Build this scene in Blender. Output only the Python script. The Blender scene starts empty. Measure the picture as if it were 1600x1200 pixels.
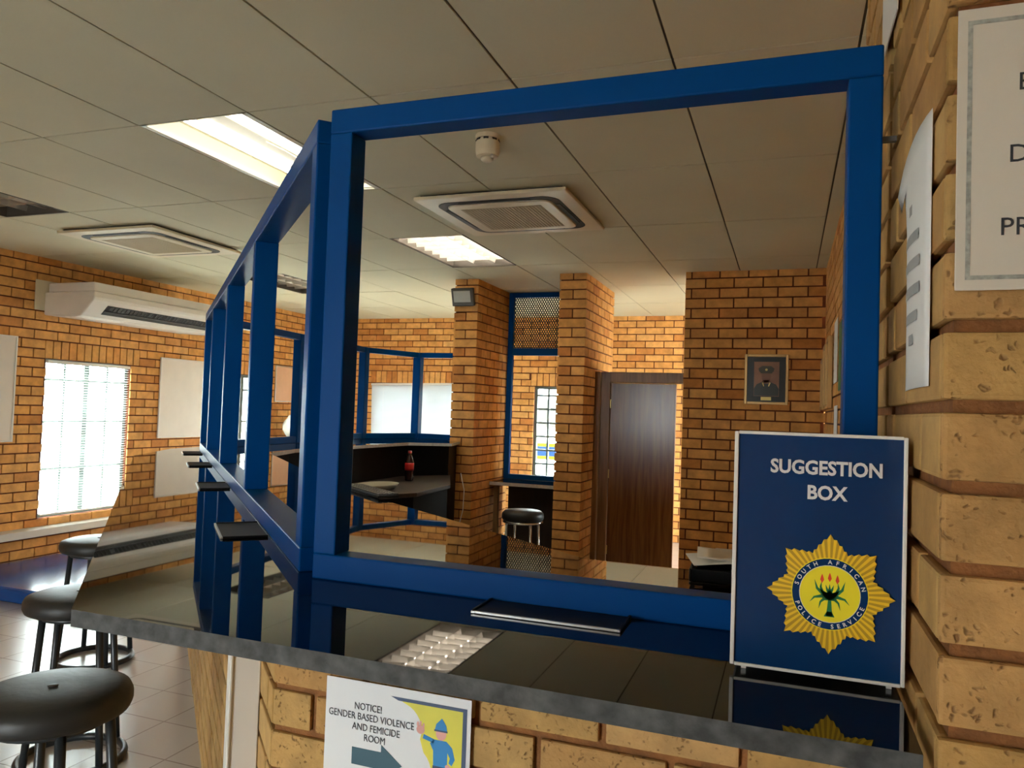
import bpy, bmesh, math, random
from mathutils import Vector, Matrix
random.seed(7)
S = bpy.context.scene
COL = S.collection
PI = math.pi

# ------------------------------------------------------------------ camera
yaw, pit, rol = -0.34936, 0.034084, 0.034156
F = Vector((math.sin(yaw)*math.cos(pit), math.cos(yaw)*math.cos(pit), math.sin(pit)))
R0 = F.cross(Vector((0, 0, 1))).normalized(); U0 = R0.cross(F)
c_, s_ = math.cos(rol), math.sin(rol)
RR = c_*R0 + s_*U0; UU = -s_*R0 + c_*U0
cam = bpy.data.cameras.new('camera'); cam_o = bpy.data.objects.new('camera', cam); COL.objects.link(cam_o)
cam.sensor_width = 36; cam.lens = 36*1186.1/1600; cam.clip_start = .02; cam.clip_end = 200
cam_o.matrix_world = Matrix(((RR.x, UU.x, -F.x, 0), (RR.y, UU.y, -F.y, 0), (RR.z, UU.z, -F.z, 1.55), (0, 0, 0, 1)))
S.camera = cam_o

# ------------------------------------------------------------------ world, exposure
S.view_settings.view_transform = 'Standard'; S.view_settings.look = 'None'
S.view_settings.gamma = 1; S.view_settings.use_curve_mapping = False
S.view_settings.exposure = 1.02
W = bpy.data.worlds.new('daylight'); S.world = W; W.use_nodes = True
bg = W.node_tree.nodes['Background']
bg.inputs[0].default_value = (.90, .98, 1, 1); bg.inputs[1].default_value = 26.0
S.cycles.max_bounces = 10; S.cycles.diffuse_bounces = 6; S.cycles.glossy_bounces = 5
S.cycles.transparent_max_bounces = 16
S.cycles.sample_clamp_indirect = 6
S.cycles.use_denoising = True

def sunlamp():
    L = bpy.data.lights.new('sun', 'SUN'); o = bpy.data.objects.new('sun', L); COL.objects.link(o)
    L.energy = 22; L.angle = .01; L.color = (1, .95, .85)
    o.rotation_euler = Vector((.62, .12, -1.0)).to_track_quat('-Z', 'Y').to_euler()
sunlamp()

def portal(name, loc, rot, sx, sy):
    L = bpy.data.lights.new(name, 'AREA'); o = bpy.data.objects.new(name, L); COL.objects.link(o)
    L.shape = 'RECTANGLE'; L.size = sx; L.size_y = sy; L.cycles.is_portal = True
    o.location = loc; o.rotation_euler = rot
# portals: rotation so that -Z points into the room
portal('portal', (-6.45, 5.495, 1.12), (0, -PI/2, 0), 1.45, .95)
portal('portal', (-6.45, 7.725, 1.12), (0, -PI/2, 0), 1.45, .5)
portal('portal', (-4.575, 9.57, 1.13), (-PI/2, 0, 0), 1.9, 1.46)
portal('portal', (-2.76, 9.57, 1.27), (-PI/2, 0, 0), .74, 1.2)
portal('portal', (1.15, 8.75, 1.23), (0, PI/2, 0), 1.26, .9)
portal('portal', (-2.5, -3.1, 1.0), (PI/2, 0, 0), .66, 2.0)

# ------------------------------------------------------------------ materials
def new_mat(name):
    m = bpy.data.materials.new(name); m.use_nodes = True
    nt = m.node_tree; return m, nt, nt.nodes['Principled BSDF']
def N(nt, t, **k):
    n = nt.nodes.new(t)
    for a, b in k.items():
        if a in n.inputs: n.inputs[a].default_value = b
        else: setattr(n, a, b)
    return n
def rgba(c): return (c[0], c[1], c[2], 1)
def lin(*c):
    return tuple(((v/255)/12.92 if v/255 <= .04045 else ((v/255+.055)/1.055)**2.4) for v in c)
def plain(name, col, rough=.5, metal=0, var=.08, scale=6, bump=0, bscale=60, spec=.5, coat=0):
    m, nt, p = new_mat(name)
    tc = N(nt, 'ShaderNodeTexCoord')
    no = N(nt, 'ShaderNodeTexNoise', Scale=scale, Detail=4.0); nt.links.new(tc.outputs['Object'], no.inputs['Vector'])
    rp = N(nt, 'ShaderNodeValToRGB')
    rp.color_ramp.elements[0].position = .3; rp.color_ramp.elements[1].position = .7
    rp.color_ramp.elements[0].color = rgba([max(0, v*(1-var)) for v in col]); rp.color_ramp.elements[1].color = rgba([min(1, v*(1+var)) for v in col])
    nt.links.new(no.outputs['Fac'], rp.inputs['Fac']); nt.links.new(rp.outputs['Color'], p.inputs['Base Color'])
    p.inputs['Roughness'].default_value = rough; p.inputs['Metallic'].default_value = metal
    p.inputs['Specular IOR Level'].default_value = spec; p.inputs['Coat Weight'].default_value = coat
    p.inputs['Coat Roughness'].default_value = .08
    if bump:
        n2 = N(nt, 'ShaderNodeTexNoise', Scale=bscale, Detail=5.0); nt.links.new(tc.outputs['Object'], n2.inputs['Vector'])
        b = N(nt, 'ShaderNodeBump', Strength=bump, Distance=.01); nt.links.new(n2.outputs['Fac'], b.inputs['Height'])
        nt.links.new(b.outputs['Normal'], p.inputs['Normal'])
    return m
def emit(name, col, s):
    m, nt, p = new_mat(name)
    p.inputs['Base Color'].default_value = rgba(col); p.inputs['Emission Color'].default_value = rgba(col); p.inputs['Emission Strength'].default_value = s
    return m
def brick_mat(name, near=False, pits=.7):
    m, nt, p = new_mat(name)
    g = N(nt, 'ShaderNodeNewGeometry'); tc = N(nt, 'ShaderNodeTexCoord')
    rp = N(nt, 'ShaderNodeValToRGB'); cr = rp.color_ramp
    cols = [(0, (.70, .335, .085)), (.25, (.76, .39, .12)), (.6, (.72, .35, .10)), (.8, (.64, .28, .07)), (.93, (.55, .21, .05)), (1, (.78, .41, .135))]
    if near: cols = [(0, (.50, .295, .095)), (.4, (.55, .345, .125)), (.75, (.46, .25, .08)), (1, (.57, .34, .13))]
    cr.elements[0].position, cr.elements[0].color = cols[0][0], rgba(cols[0][1])
    cr.elements[1].position, cr.elements[1].color = cols[-1][0], rgba(cols[-1][1])
    for q, c in cols[1:-1]:
        e = cr.elements.new(q); e.color = rgba(c)
    nt.links.new(g.outputs['Random Per Island'], rp.inputs['Fac'])
    no = N(nt, 'ShaderNodeTexNoise', Scale=11.0 if not near else 16.0, Detail=5.0, Roughness=.6); nt.links.new(tc.outputs['Object'], no.inputs['Vector'])
    mx = N(nt, 'ShaderNodeMix', data_type='RGBA', blend_type='MULTIPLY')
    mr = N(nt, 'ShaderNodeMapRange'); mr.inputs[1].default_value = .3; mr.inputs[2].default_value = .7; mr.inputs[3].default_value = .72; mr.inputs[4].default_value = 1.12
    nt.links.new(no.outputs['Fac'], mr.inputs[0])
    mx.inputs[0].default_value = 1
    nt.links.new(rp.outputs['Color'], mx.inputs[6]); nt.links.new(mr.outputs[0], mx.inputs[7])
    col = mx.outputs[2]
    if near:
        vo = N(nt, 'ShaderNodeTexVoronoi', Scale=92.0)
        wn = N(nt, 'ShaderNodeTexNoise', Scale=60.0, Detail=2.0); nt.links.new(tc.outputs['Object'], wn.inputs['Vector'])
        wa = N(nt, 'ShaderNodeVectorMath', operation='MULTIPLY_ADD'); wa.inputs[1].default_value = (.03, .03, .03)
        nt.links.new(wn.outputs['Color'], wa.inputs[0]); nt.links.new(tc.outputs['Object'], wa.inputs[2]); nt.links.new(wa.outputs[0], vo.inputs['Vector'])
        vr = N(nt, 'ShaderNodeTexNoise', Scale=30.0, Detail=2.0); nt.links.new(tc.outputs['Object'], vr.inputs['Vector'])
        # pits: voronoi cells close to their centre, only where a second noise is high
        a = N(nt, 'ShaderNodeMapRange'); a.inputs[1].default_value = .14; a.inputs[2].default_value = .36; a.inputs[3].default_value = 1; a.inputs[4].default_value = 0
        b = N(nt, 'ShaderNodeMapRange'); b.inputs[1].default_value = .47; b.inputs[2].default_value = .55
        nt.links.new(vo.outputs['Distance'], a.inputs[0]); nt.links.new(vr.outputs['Fac'], b.inputs[0])
        mu = N(nt, 'ShaderNodeMath', operation='MULTIPLY'); nt.links.new(a.outputs[0], mu.inputs[0]); nt.links.new(b.outputs[0], mu.inputs[1])
        m2 = N(nt, 'ShaderNodeMix', data_type='RGBA'); m2.inputs[7].default_value = (.16, .075, .03, 1)
        sc = N(nt, 'ShaderNodeMath', operation='MULTIPLY'); sc.inputs[1].default_value = pits; nt.links.new(mu.outputs[0], sc.inputs[0])
        nt.links.new(sc.outputs[0], m2.inputs[0]); nt.links.new(col, m2.inputs[6]); col = m2.outputs[2]
        n3 = N(nt, 'ShaderNodeTexNoise', Scale=90.0, Detail=6.0); nt.links.new(tc.outputs['Object'], n3.inputs['Vector'])
        sb = N(nt, 'ShaderNodeMath', operation='SUBTRACT'); nt.links.new(n3.outputs['Fac'], sb.inputs[0]); nt.links.new(sc.outputs[0], sb.inputs[1])
        bu = N(nt, 'ShaderNodeBump', Strength=.6 if pits > .1 else .2, Distance=.005); nt.links.new(sb.outputs[0], bu.inputs['Height']); nt.links.new(bu.outputs['Normal'], p.inputs['Normal'])
    nt.links.new(col, p.inputs['Base Color'])
    p.inputs['Roughness'].default_value = .75; p.inputs['Specular IOR Level'].default_value = .3
    return m
def glass_mat(name):
    m, nt, p = new_mat(name)
    out = nt.nodes['Material Output']
    tr = N(nt, 'ShaderNodeBsdfTransparent'); tr.inputs[0].default_value = (.93, .97, .96, 1)
    gl = N(nt, 'ShaderNodeBsdfGlossy', Roughness=.02)
    lw = N(nt, 'ShaderNodeLayerWeight', Blend=.5); pw = N(nt, 'ShaderNodeMath', operation='POWER'); pw.inputs[1].default_value = 5
    fr = N(nt, 'ShaderNodeMath', operation='MULTIPLY_ADD'); fr.inputs[1].default_value = .6; fr.inputs[2].default_value = .04
    mi = N(nt, 'ShaderNodeMixShader')
    nt.links.new(lw.outputs['Facing'], pw.inputs[0]); nt.links.new(pw.outputs[0], fr.inputs[0]); nt.links.new(fr.outputs[0], mi.inputs[0]); nt.links.new(tr.outputs[0], mi.inputs[1]); nt.links.new(gl.outputs[0], mi.inputs[2])
    nt.links.new(mi.outputs[0], out.inputs['Surface'])
    return m
def granite_mat(name, rough, dark):
    m, nt, p = new_mat(name)
    tc = N(nt, 'ShaderNodeTexCoord'); vo = N(nt, 'ShaderNodeTexVoronoi', Scale=170.0); nt.links.new(tc.outputs['Object'], vo.inputs['Vector'])
    no = N(nt, 'ShaderNodeTexNoise', Scale=45.0, Detail=6.0); nt.links.new(tc.outputs['Object'], no.inputs['Vector'])
    rp = N(nt, 'ShaderNodeValToRGB')
    rp.color_ramp.elements[0].position = .35; rp.color_ramp.elements[1].position = .75
    a, b = dark
    rp.color_ramp.elements[0].color = rgba(a); rp.color_ramp.elements[1].color = rgba(b)
    nt.links.new(no.outputs['Fac'], rp.inputs['Fac']); nt.links.new(rp.outputs['Color'], p.inputs['Base Color'])
    p.inputs['Roughness'].default_value = rough
    p.inputs['IOR'].default_value = 1.55
    if rough > .3:
        bu = N(nt, 'ShaderNodeBump', Strength=.6, Distance=.006); nt.links.new(no.outputs['Fac'], bu.inputs['Height']); nt.links.new(bu.outputs['Normal'], p.inputs['Normal'])
    return m
def wood_mat(name, a, b, rough, sc=(30, 30, 2)):
    m, nt, p = new_mat(name)
    tc = N(nt, 'ShaderNodeTexCoord'); mp = N(nt, 'ShaderNodeMapping'); mp.inputs['Scale'].default_value = sc
    nt.links.new(tc.outputs['Object'], mp.inputs['Vector'])
    no = N(nt, 'ShaderNodeTexNoise', Scale=1.0, Detail=6.0, Distortion=.6); nt.links.new(mp.outputs[0], no.inputs['Vector'])
    rp = N(nt, 'ShaderNodeValToRGB'); rp.color_ramp.elements[0].position = .3; rp.color_ramp.elements[1].position = .7
    rp.color_ramp.elements[0].color = rgba(a); rp.color_ramp.elements[1].color = rgba(b)
    nt.links.new(no.outputs['Fac'], rp.inputs['Fac']); nt.links.new(rp.outputs['Color'], p.inputs['Base Color'])
    p.inputs['Roughness'].default_value = rough
    return m
def translucent(name, col, f=.10):
    m, nt, p = new_mat(name); out = nt.nodes['Material Output']
    p.inputs['Base Color'].default_value = rgba(col); p.inputs['Roughness'].default_value = .45
    t = N(nt, 'ShaderNodeBsdfTranslucent'); t.inputs[0].default_value = rgba(col)
    mi = N(nt, 'ShaderNodeMixShader'); mi.inputs[0].default_value = f
    nt.links.new(p.outputs[0], mi.inputs[1]); nt.links.new(t.outputs[0], mi.inputs[2]); nt.links.new(mi.outputs[0], out.inputs['Surface'])
    return m

M = dict(
    brick=brick_mat('face_brick'), brick_near=brick_mat('pitted_face_brick', True), brick_smooth=brick_mat('smooth_face_brick', True, .04),
    mortar=plain('raked_mortar', (.13, .032, .008), .9, var=.2, scale=20),
    mortar_near=plain('raked_mortar_brown', (.26, .105, .03), .9, var=.25, scale=40, bump=.4, bscale=120),
    blue=plain('blue_enamel', (.0003, .054, .225), .42, var=.06, scale=3, bump=.04, bscale=14, spec=.07),
    ceiling=plain('ceiling_board', (.62, .59, .42), .8, var=.05, scale=1.2),
    gapc=plain('ceiling_gap', (.10, .085, .06), .9),
    granite=granite_mat('polished_black_granite', .018, ((.004, .004, .004), (.010, .010, .009))),
    granite_edge=granite_mat('rough_granite_edge', .75, ((.03, .032, .032), (.095, .10, .097))),
    granite_pale=granite_mat('pale_granite_edge', .5, ((.45, .45, .45), (.62, .62, .6))),
    white=plain('white_plastic', (.78, .76, .70), .35, var=.03),
    cream=plain('cream_plastic', (.70, .62, .44), .4, var=.05),
    creamgrill=plain('cream_filter_grille', (.46, .38, .23), .6, var=.05),
    dark=plain('dark_slot', (.02, .018, .015), .6),
    enamel=plain('white_enamel', (.42, .385, .27), .35, var=.02),
    board=plain('board_white', (.80, .74, .66), .55, var=.03),
    peach=plain('board_peach', (.72, .42, .25), .6, var=.05),
    alu=plain('aluminium', (.62, .62, .6), .35, 1, var=.03),
    chrome=plain('chrome', (.75, .75, .75), .15, 1, var=.02),
    black=plain('black_vinyl', (.018, .018, .017), .5, var=.2, bump=.15, bscale=30),
    blackpaint=plain('black_painted_steel', (.02, .024, .026), .35, var=.1),
    blackplastic=plain('black_plastic', (.006, .006, .006), .5, spec=.2),
    paper=plain('paper', (.80, .82, .82), .55, var=.02),
    laminate=plain('laminated_paper', (.68, .63, .53), .3, var=.03),
    ink=plain('ink', (.03, .035, .04), .6),
    greyink=plain('grey_print', (.34, .36, .37), .6), bordergrey=plain('border_print', (.36, .37, .32), .6, var=.3, scale=150),
    sheetblue=plain('blue_print', (.002, .032, .115), .2, var=.08, scale=9, bump=.08, bscale=9),
    offwhite=plain('white_print', (.72, .74, .74), .4),
    gold=plain('gold_print', (.85, .55, .02), .4), gold2=plain('dark_gold_print', (.50, .29, .012), .4), yellow=plain('yellow_print', (.88, .74, .02), .4),
    green=plain('green_print', (.01, .17, .06), .4), red=plain('red_print', (.75, .06, .02), .4),
    tealarrow=plain('arrow_print', (.02, .085, .12), .5), noticeyellow=plain('notice_yellow', (.72, .66, .05), .45, var=.12, scale=8),
    cyan=plain('uniform_blue_print', (.01, .23, .55), .5), skin=plain('skin_print', (.72, .36, .30), .5), navy=plain('navy_print', (.03, .06, .13), .5),
    frame_gold=plain('gilt_frame', (.60, .40, .17), .3, .6, var=.08), mat_dark=plain('picture_mount', (.03, .035, .035), .25),
    photobg=plain('photo_background', (.26, .12, .06), .3, var=.2), photoskin=plain('photo_face', (.20, .09, .045), .3), uniform=plain('photo_uniform', (.02, .025, .02), .3), cap=plain('photo_cap', (.055, .045, .02), .3),
    brass=plain('brass_plate', (.62, .48, .16), .35, .3),
    door=wood_mat('varnished_door', (.11, .033, .006), (.21, .078, .015), .25), doorframe=wood_mat('door_frame_wood', (.14, .06, .018), (.27, .13, .045), .4),
    darkwood=wood_mat('dark_cabinet', (.014, .008, .005), (.026, .014, .008), .5), legwood=wood_mat('stained_leg', (.16, .09, .035), (.25, .15, .06), .5),
    floor=None, blackwood=plain('black_cabinet', (.006, .0045, .004), .6, spec=.1), glass=glass_mat('window_glass'),
    winframe=plain('window_steel', (.10, .13, .12), .4), slat=translucent('blind_slat', (.74, .76, .75)), slat_closed=translucent('closed_blind_slat', (.62, .65, .68), .012),
    sill=plain('painted_sill', (.66, .62, .55), .4, var=.04),
    tube=emit('fluorescent_tube', (1, .97, .86), 13), louvre=plain('louvre_aluminium', (.50, .46, .38), .3, .6), weaktube=emit('dim_tube', (1, .86, .70), 22),
    cola=plain('red_label', (.55, .02, .02), .3), colaliquid=plain('dark_bottle', (.035, .012, .01), .08), bag=translucent('plastic_bag', (.40, .37, .31), .1),
    mat=plain('blue_vinyl', (.004, .07, .28), .18, var=.1, bump=.1, bscale=6), bowl=plain('pale_dish', (.36, .33, .24), .4),
    ground=plain('paving', (.36, .35, .32), .8, var=.1, scale=2), vanwhite=plain('van_white', (.82, .84, .85), .3), vanblue=plain('van_blue', (.003, .014, .05), .5, spec=.1), vanyellow=plain('van_yellow', (.075, .068, .001), .5, spec=.1),
    floodglass=plain('floodlight_glass', (.55, .58, .55), .12), trough=plain('lamp_trough', (.10, .09, .075), .5), steelgrey=plain('grey_steel', (.10, .10, .095), .45),
)
def floor_mat():
    m, nt, p = new_mat('floor_tiles')
    tc = N(nt, 'ShaderNodeTexCoord'); mp = N(nt, 'ShaderNodeMapping'); mp.inputs['Location'].default_value = (2.78, -3.22, 0)
    nt.links.new(tc.outputs['Object'], mp.inputs[0])
    br = N(nt, 'ShaderNodeTexBrick', offset=0.0, squash=1.0); br.inputs['Scale'].default_value = 1
    br.inputs['Brick Width'].default_value = .3; br.inputs['Row Height'].default_value = .3; br.inputs['Mortar Size'].default_value = .004
    br.inputs['Mortar Smooth'].default_value = .1
    br.inputs['Color1'].default_value = (.48, .445, .42, 1); br.inputs['Color2'].default_value = (.51, .475, .45, 1); br.inputs['Mortar'].default_value = (.22, .17, .14, 1)
    nt.links.new(mp.outputs[0], br.inputs['Vector']); nt.links.new(br.outputs['Color'], p.inputs['Base Color'])
    p.inputs['Roughness'].default_value = .32; p.inputs['Specular IOR Level'].default_value = .9; p.inputs['Coat Weight'].default_value = .5; p.inputs['Coat Roughness'].default_value = .2
    bu = N(nt, 'ShaderNodeBump', Strength=.3, Distance=.004, invert=True); nt.links.new(br.outputs['Fac'], bu.inputs['Height']); nt.links.new(bu.outputs['Normal'], p.inputs['Normal'])
    return m
M['floor'] = floor_mat()

# ------------------------------------------------------------------ helpers
def obj(name, bm, mat, parent=None, smooth=False, bevel=0, seg=2, auto=None):
    me = bpy.data.meshes.new(name)
    bmesh.ops.recalc_face_normals(bm, faces=bm.faces[:])
    bm.to_mesh(me); bm.free()
    mats = mat if isinstance(mat, (list, tuple)) else [mat]
    for k in mats: me.materials.append(M[k] if isinstance(k, str) else k)
    if smooth: me.shade_smooth()
    o = bpy.data.objects.new(name, me); COL.objects.link(o)
    if parent: o.parent = parent
    if bevel:
        md = o.modifiers.new('bevel', 'BEVEL'); md.width = bevel; md.segments = seg; md.limit_method = 'ANGLE'; md.angle_limit = math.radians(40)
    return o
def tag(o, label=None, cat=None, group=None, kind=None):
    if label: o['label'] = label
    if cat: o['category'] = cat
    if group: o['group'] = group
    if kind: o['kind'] = kind
    return o
def thing(name, label, cat, loc=(0, 0, 0), rz=0, group=None):
    o = bpy.data.objects.new(name, None); COL.objects.link(o); o.empty_display_size = .1
    o.location = loc; o.rotation_euler = (0, 0, rz)
    return tag(o, label, cat, group)
def struct(name, bm, mat, label=None, parent=None, **k):
    o = obj(name, bm, mat, parent, **k)
    if not parent: o['kind'] = 'structure'; o['category'] = 'structure'; o['label'] = label or name.replace('_', ' ')
    return o
def BM(): return bmesh.new()
def box(bm, x0, x1, y0, y1, z0, z1, mi=0):
    v = [bm.verts.new(p) for p in ((x0, y0, z0), (x1, y0, z0), (x1, y1, z0), (x0, y1, z0), (x0, y0, z1), (x1, y0, z1), (x1, y1, z1), (x0, y1, z1))]
    for f in ((0, 3, 2, 1), (4, 5, 6, 7), (0, 1, 5, 4), (1, 2, 6, 5), (2, 3, 7, 6), (3, 0, 4, 7)):
        bm.faces.new([v[i] for i in f]).material_index = mi
    return v
def boxes(*args):
    bm = BM()
    for a in args: box(bm, *a)
    return bm
def prism(bm, pts, z0, z1, mi=0):
    a = [bm.verts.new((x, y, z0)) for x, y in pts]; b = [bm.verts.new((x, y, z1)) for x, y in pts]
    n = len(pts)
    bm.faces.new(a[::-1]).material_index = mi; bm.faces.new(b).material_index = mi
    for i in range(n): bm.faces.new((a[i], a[(i+1) % n], b[(i+1) % n], b[i])).material_index = mi
    return a, b
def tube(bm, path, r, n=10, closed=False, mi=0):
    P = [Vector(p) for p in path]; rings = []
    m = len(P)
    for i, p in enumerate(P):
        if closed: t = P[(i+1) % m]-P[i-1]
        else: t = P[min(i+1, m-1)]-P[max(i-1, 0)]
        t.normalize(); up = Vector((0, 0, 1)) if abs(t.z) < .9 else Vector((1, 0, 0))
        a = t.cross(up).normalized(); b = t.cross(a)
        rings.append([bm.verts.new(p+r*(math.cos(2*PI*k/n)*a+math.sin(2*PI*k/n)*b)) for k in range(n)])
    for i in range(m if closed else m-1):
        A, B = rings[i], rings[(i+1) % m]
        for k in range(n): bm.faces.new((A[k], A[(k+1) % n], B[(k+1) % n], B[k])).material_index = mi
    if not closed:
        bm.faces.new(rings[0][::-1]).material_index = mi; bm.faces.new(rings[-1]).material_index = mi
def lathe(bm, prof, n=32, c=(0, 0), mi=0):
    rings = []
    for r, z in prof:
        if r < 1e-5: rings.append([bm.verts.new((c[0], c[1], z))])
        else: rings.append([bm.verts.new((c[0]+r*math.cos(2*PI*k/n), c[1]+r*math.sin(2*PI*k/n), z)) for k in range(n)])
    for A, B in zip(rings, rings[1:]):
        for k in range(n):
            k2 = (k+1) % n
            if len(A) == 1 and len(B) == 1: continue
            if len(A) == 1: f = (A[0], B[k2], B[k])
            elif len(B) == 1: f = (A[k], A[k2], B[0])
            else: f = (A[k], A[k2], B[k2], B[k])
            bm.faces.new(f).material_index = mi
    if len(rings[0]) > 1: bm.faces.new(rings[0][::-1]).material_index = mi
    if len(rings[-1]) > 1: bm.faces.new(rings[-1]).material_index = mi
def sheet(bm, pts, y, mi=0, t=.0006):
    """flat shape in the local XZ plane, front towards -Y at depth y, with a little thickness"""
    a = [bm.verts.new((px, y, pz)) for px, pz in pts]; b = [bm.verts.new((px, y+t, pz)) for px, pz in pts]
    n = len(pts); bm.faces.new(a).material_index = mi; bm.faces.new(b[::-1]).material_index = mi
    for i in range(n): bm.faces.new((a[i], b[i], b[(i+1) % n], a[(i+1) % n])).material_index = mi
def rect(x0, x1, z0, z1): return [(x0, z0), (x1, z0), (x1, z1), (x0, z1)]
def disc(cx, cz, rx, rz=None, n=36, a0=0, a1=2*PI):
    rz = rz or rx; full = abs(a1-a0-2*PI) < 1e-6
    return [(cx+rx*math.cos(a0+(a1-a0)*k/(n if full else n-1)), cz+rz*math.sin(a0+(a1-a0)*k/(n if full else n-1))) for k in range(n)]
def letters(bm, s, size, cx, cz, y, rot=0, align='CENTER', bold=0, sx=1.0):
    cu = bpy.data.curves.new('t', 'FONT'); cu.body = s; cu.size = size; cu.align_x = align; cu.offset = bold; cu.extrude = .0002; cu.resolution_u = 3
    o = bpy.data.objects.new('t', cu); COL.objects.link(o)
    dg = bpy.context.evaluated_depsgraph_get(); dg.update()
    me = bpy.data.meshes.new_from_object(o.evaluated_get(dg))
    me.transform(Matrix.Translation((cx, y, cz)) @ Matrix.Rotation(-rot, 4, 'Y') @ Matrix.Rotation(PI/2, 4, 'X') @ Matrix.Diagonal((sx, 1, 1, 1)))
    bm.from_mesh(me); bpy.data.objects.remove(o); bpy.data.meshes.remove(me); bpy.data.curves.remove(cu)
def to_world(bm, o2, u2, n2):
    """map local (u, out, z) to world: u along the wall, out towards the viewer"""
    for v in bm.verts:
        u, w, z = v.co
        v.co = (o2[0]+u*u2[0]+w*n2[0], o2[1]+u*u2[1]+w*n2[1], z)

BH, BL, JT, RK = .085, .232, .0125, .011
def brick_wall(name, o2, u2, n2, L, z0, z1, holes=(), soldiers=(), thick=.12, label=None, mats=('brick', 'mortar'), near=False, ends=(0, 0), uoff=0., BH=.085, zoff=0., inset=0.):
    """Brick faces at the plane through o2; raked joints behind them; real openings."""
    bm = BM()
    us = sorted({0, L, *[h[0] for h in holes], *[h[1] for h in holes]}); zs = sorted({z0, z1, *[h[2] for h in holes], *[h[3] for h in holes]})
    us = [u for u in us if 0 <= u <= L]; zs = [z for z in zs if z0 <= z <= z1]
    for a, b in zip(us, us[1:]):
        for c, d in zip(zs, zs[1:]):
            mu, mz = (a+b)/2, (c+d)/2
            if any(h[0] < mu < h[1] and h[2] < mz < h[3] for h in holes): continue
            box(bm, max(a, inset), b, -thick, -RK, c, d, 1)
    nb = BM()
    def lay(a, b, c, d):
        if b-a < .02 or d-c < .012: return
        e = random.uniform(-.0012, .0012)
        box(nb, a, b, -RK-.002, e, c, d, 0)
    bh = list(holes)+[s[:4] for s in soldiers]
    k = -1
    while k*BH+zoff < z1:
        c, d = max(z0, k*BH+zoff+JT/2), min(z1, (k+1)*BH+zoff-JT/2)
        if d > c:
            cuts = sorted((max(0, h[0]), min(L, h[1])) for h in bh if h[2] < d-.01 and h[3] > c+.01)
            iv = []; x = -ends[0]
            for p, q in cuts:
                if p > x: iv.append((x, p))
                x = max(x, q)
            if x < L+ends[1]: iv.append((x, L+ends[1]))
            off = (BL/2 if k % 2 else 0)+uoff
            for p, q in iv:
                i = math.floor((p-off)/BL)
                while i*BL+off < q:
                    a = max(p, i*BL+off+JT/2 if i*BL+off > p+1e-6 else p); b = min(q, (i+1)*BL+off-JT/2 if (i+1)*BL+off < q-1e-6 else q)
                    lay(a, b, c, d); i += 1
        k += 1
    for s in soldiers:
        n = max(1, round((s[1]-s[0])/.085)); w = (s[1]-s[0])/n
        for i in range(n): lay(s[0]+i*w+JT/2, s[0]+(i+1)*w-JT/2, s[2]+JT/2, s[3]-JT/2)
    if near:
        bmesh.ops.bevel(nb, geom=nb.edges[:], offset=.0045, segments=2, affect='EDGES', profile=.6)
    tm = bpy.data.meshes.new('tmp'); nb.to_mesh(tm); nb.free(); bm.from_mesh(tm); bpy.data.meshes.remove(tm)
    to_world(bm, o2, u2, n2)
    return struct(name, bm, list(mats), label)

# ------------------------------------------------------------------ structure
HC = 2.78; CT = 1.235
XL, YB, XR, YR = -6.33, 9.45, .27, -3.0
struct('floor', boxes((XL-.15, 1.9, YR, YB+.15, -.04, 0)), 'floor', 'reddish brown tiled floor')
g = struct('ground_outside', boxes((-40, 40, -40, 60, -.12, -.045)), 'ground', 'pale paving outside the windows')

# ceiling boards with open joints, cut out for the recessed fittings
lampA = (-2.79, -2.22, 2.645, 3.80); lou1 = (-2.79, -2.22, 5.06, 6.14); lou2 = (-5.21, -4.62, 6.40, 7.36); lou3 = (-5.36, -4.76, 2.75, 3.83)
def ceiling():
    bm = BM(); g = .0045
    xs = [-6.5]+[-.40-.598*k for k in range(10, -1, -1)]+[.195, .79, 1.4, 2.0]
    ys = [-3.15, -2.0, -.85, .30, 1.45, 2.605, 3.75, 4.90, 6.05, 7.2, 8.35, 9.6]
    recess = [(-2.794, -2.196, 2.605, 3.75), (-2.794, -2.196, 4.90, 6.05), (-5.186, -4.588, 6.05, 7.2), (-5.186, -4.588, 2.605, 3.75)]
    for a, b in zip(xs, xs[1:]):
        for c, d in zip(ys, ys[1:]):
            m = ((a+b)/2, (c+d)/2)
            if any(r[0]-.02 < m[0] < r[1]+.02 and r[2]-.02 < m[1] < r[3]+.02 for r in recess): continue
            t = random.uniform(-.0012, .0012)
            box(bm, a+g, b-g, c+g, d-g, HC+t, HC+.012+t, 0)
    box(bm, -6.6, 2.1, -3.2, 9.7, HC+.16, HC+.2, 1)
    # tee bars carrying the boards: dark, flush just above the face
    for x in xs: box(bm, x-.012, x+.012, -3.15, 9.6, HC+.006, HC+.010, 1)
    for y in ys: box(bm, -6.5, 2.0, y-.012, y+.012, HC+.006, HC+.010, 1)
    return struct('ceiling', bm, ['ceiling', 'gapc'], 'suspended ceiling of pale boards')
ceiling()
LA = (-2.794, -2.196, 2.605, 3.75); L1 = (-2.794, -2.196, 4.90, 6.05); L2 = (-5.186, -4.588, 6.05, 7.2); L3 = (-5.186, -4.588, 2.605, 3.75)

# left wall (u = Y - YR)
W1 = (5.02, 5.97, .425, 1.87); W2 = (7.47, 7.98, .425, 1.87)
brick_wall('wall_left', (XL, YR), (0, 1), (1, 0), YB-YR, 0, HC,
           holes=[(W1[0]-YR, W1[1]-YR, W1[2], W1[3]), (W2[0]-YR, W2[1]-YR, W2[2], W2[3])],
           soldiers=[(W1[0]-.02-YR, W1[1]+.1-YR, 1.87, 2.04), (W2[0]-.05-YR, W2[1]+.05-YR, 1.87, 2.04)], label='left brick wall with windows')
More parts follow.
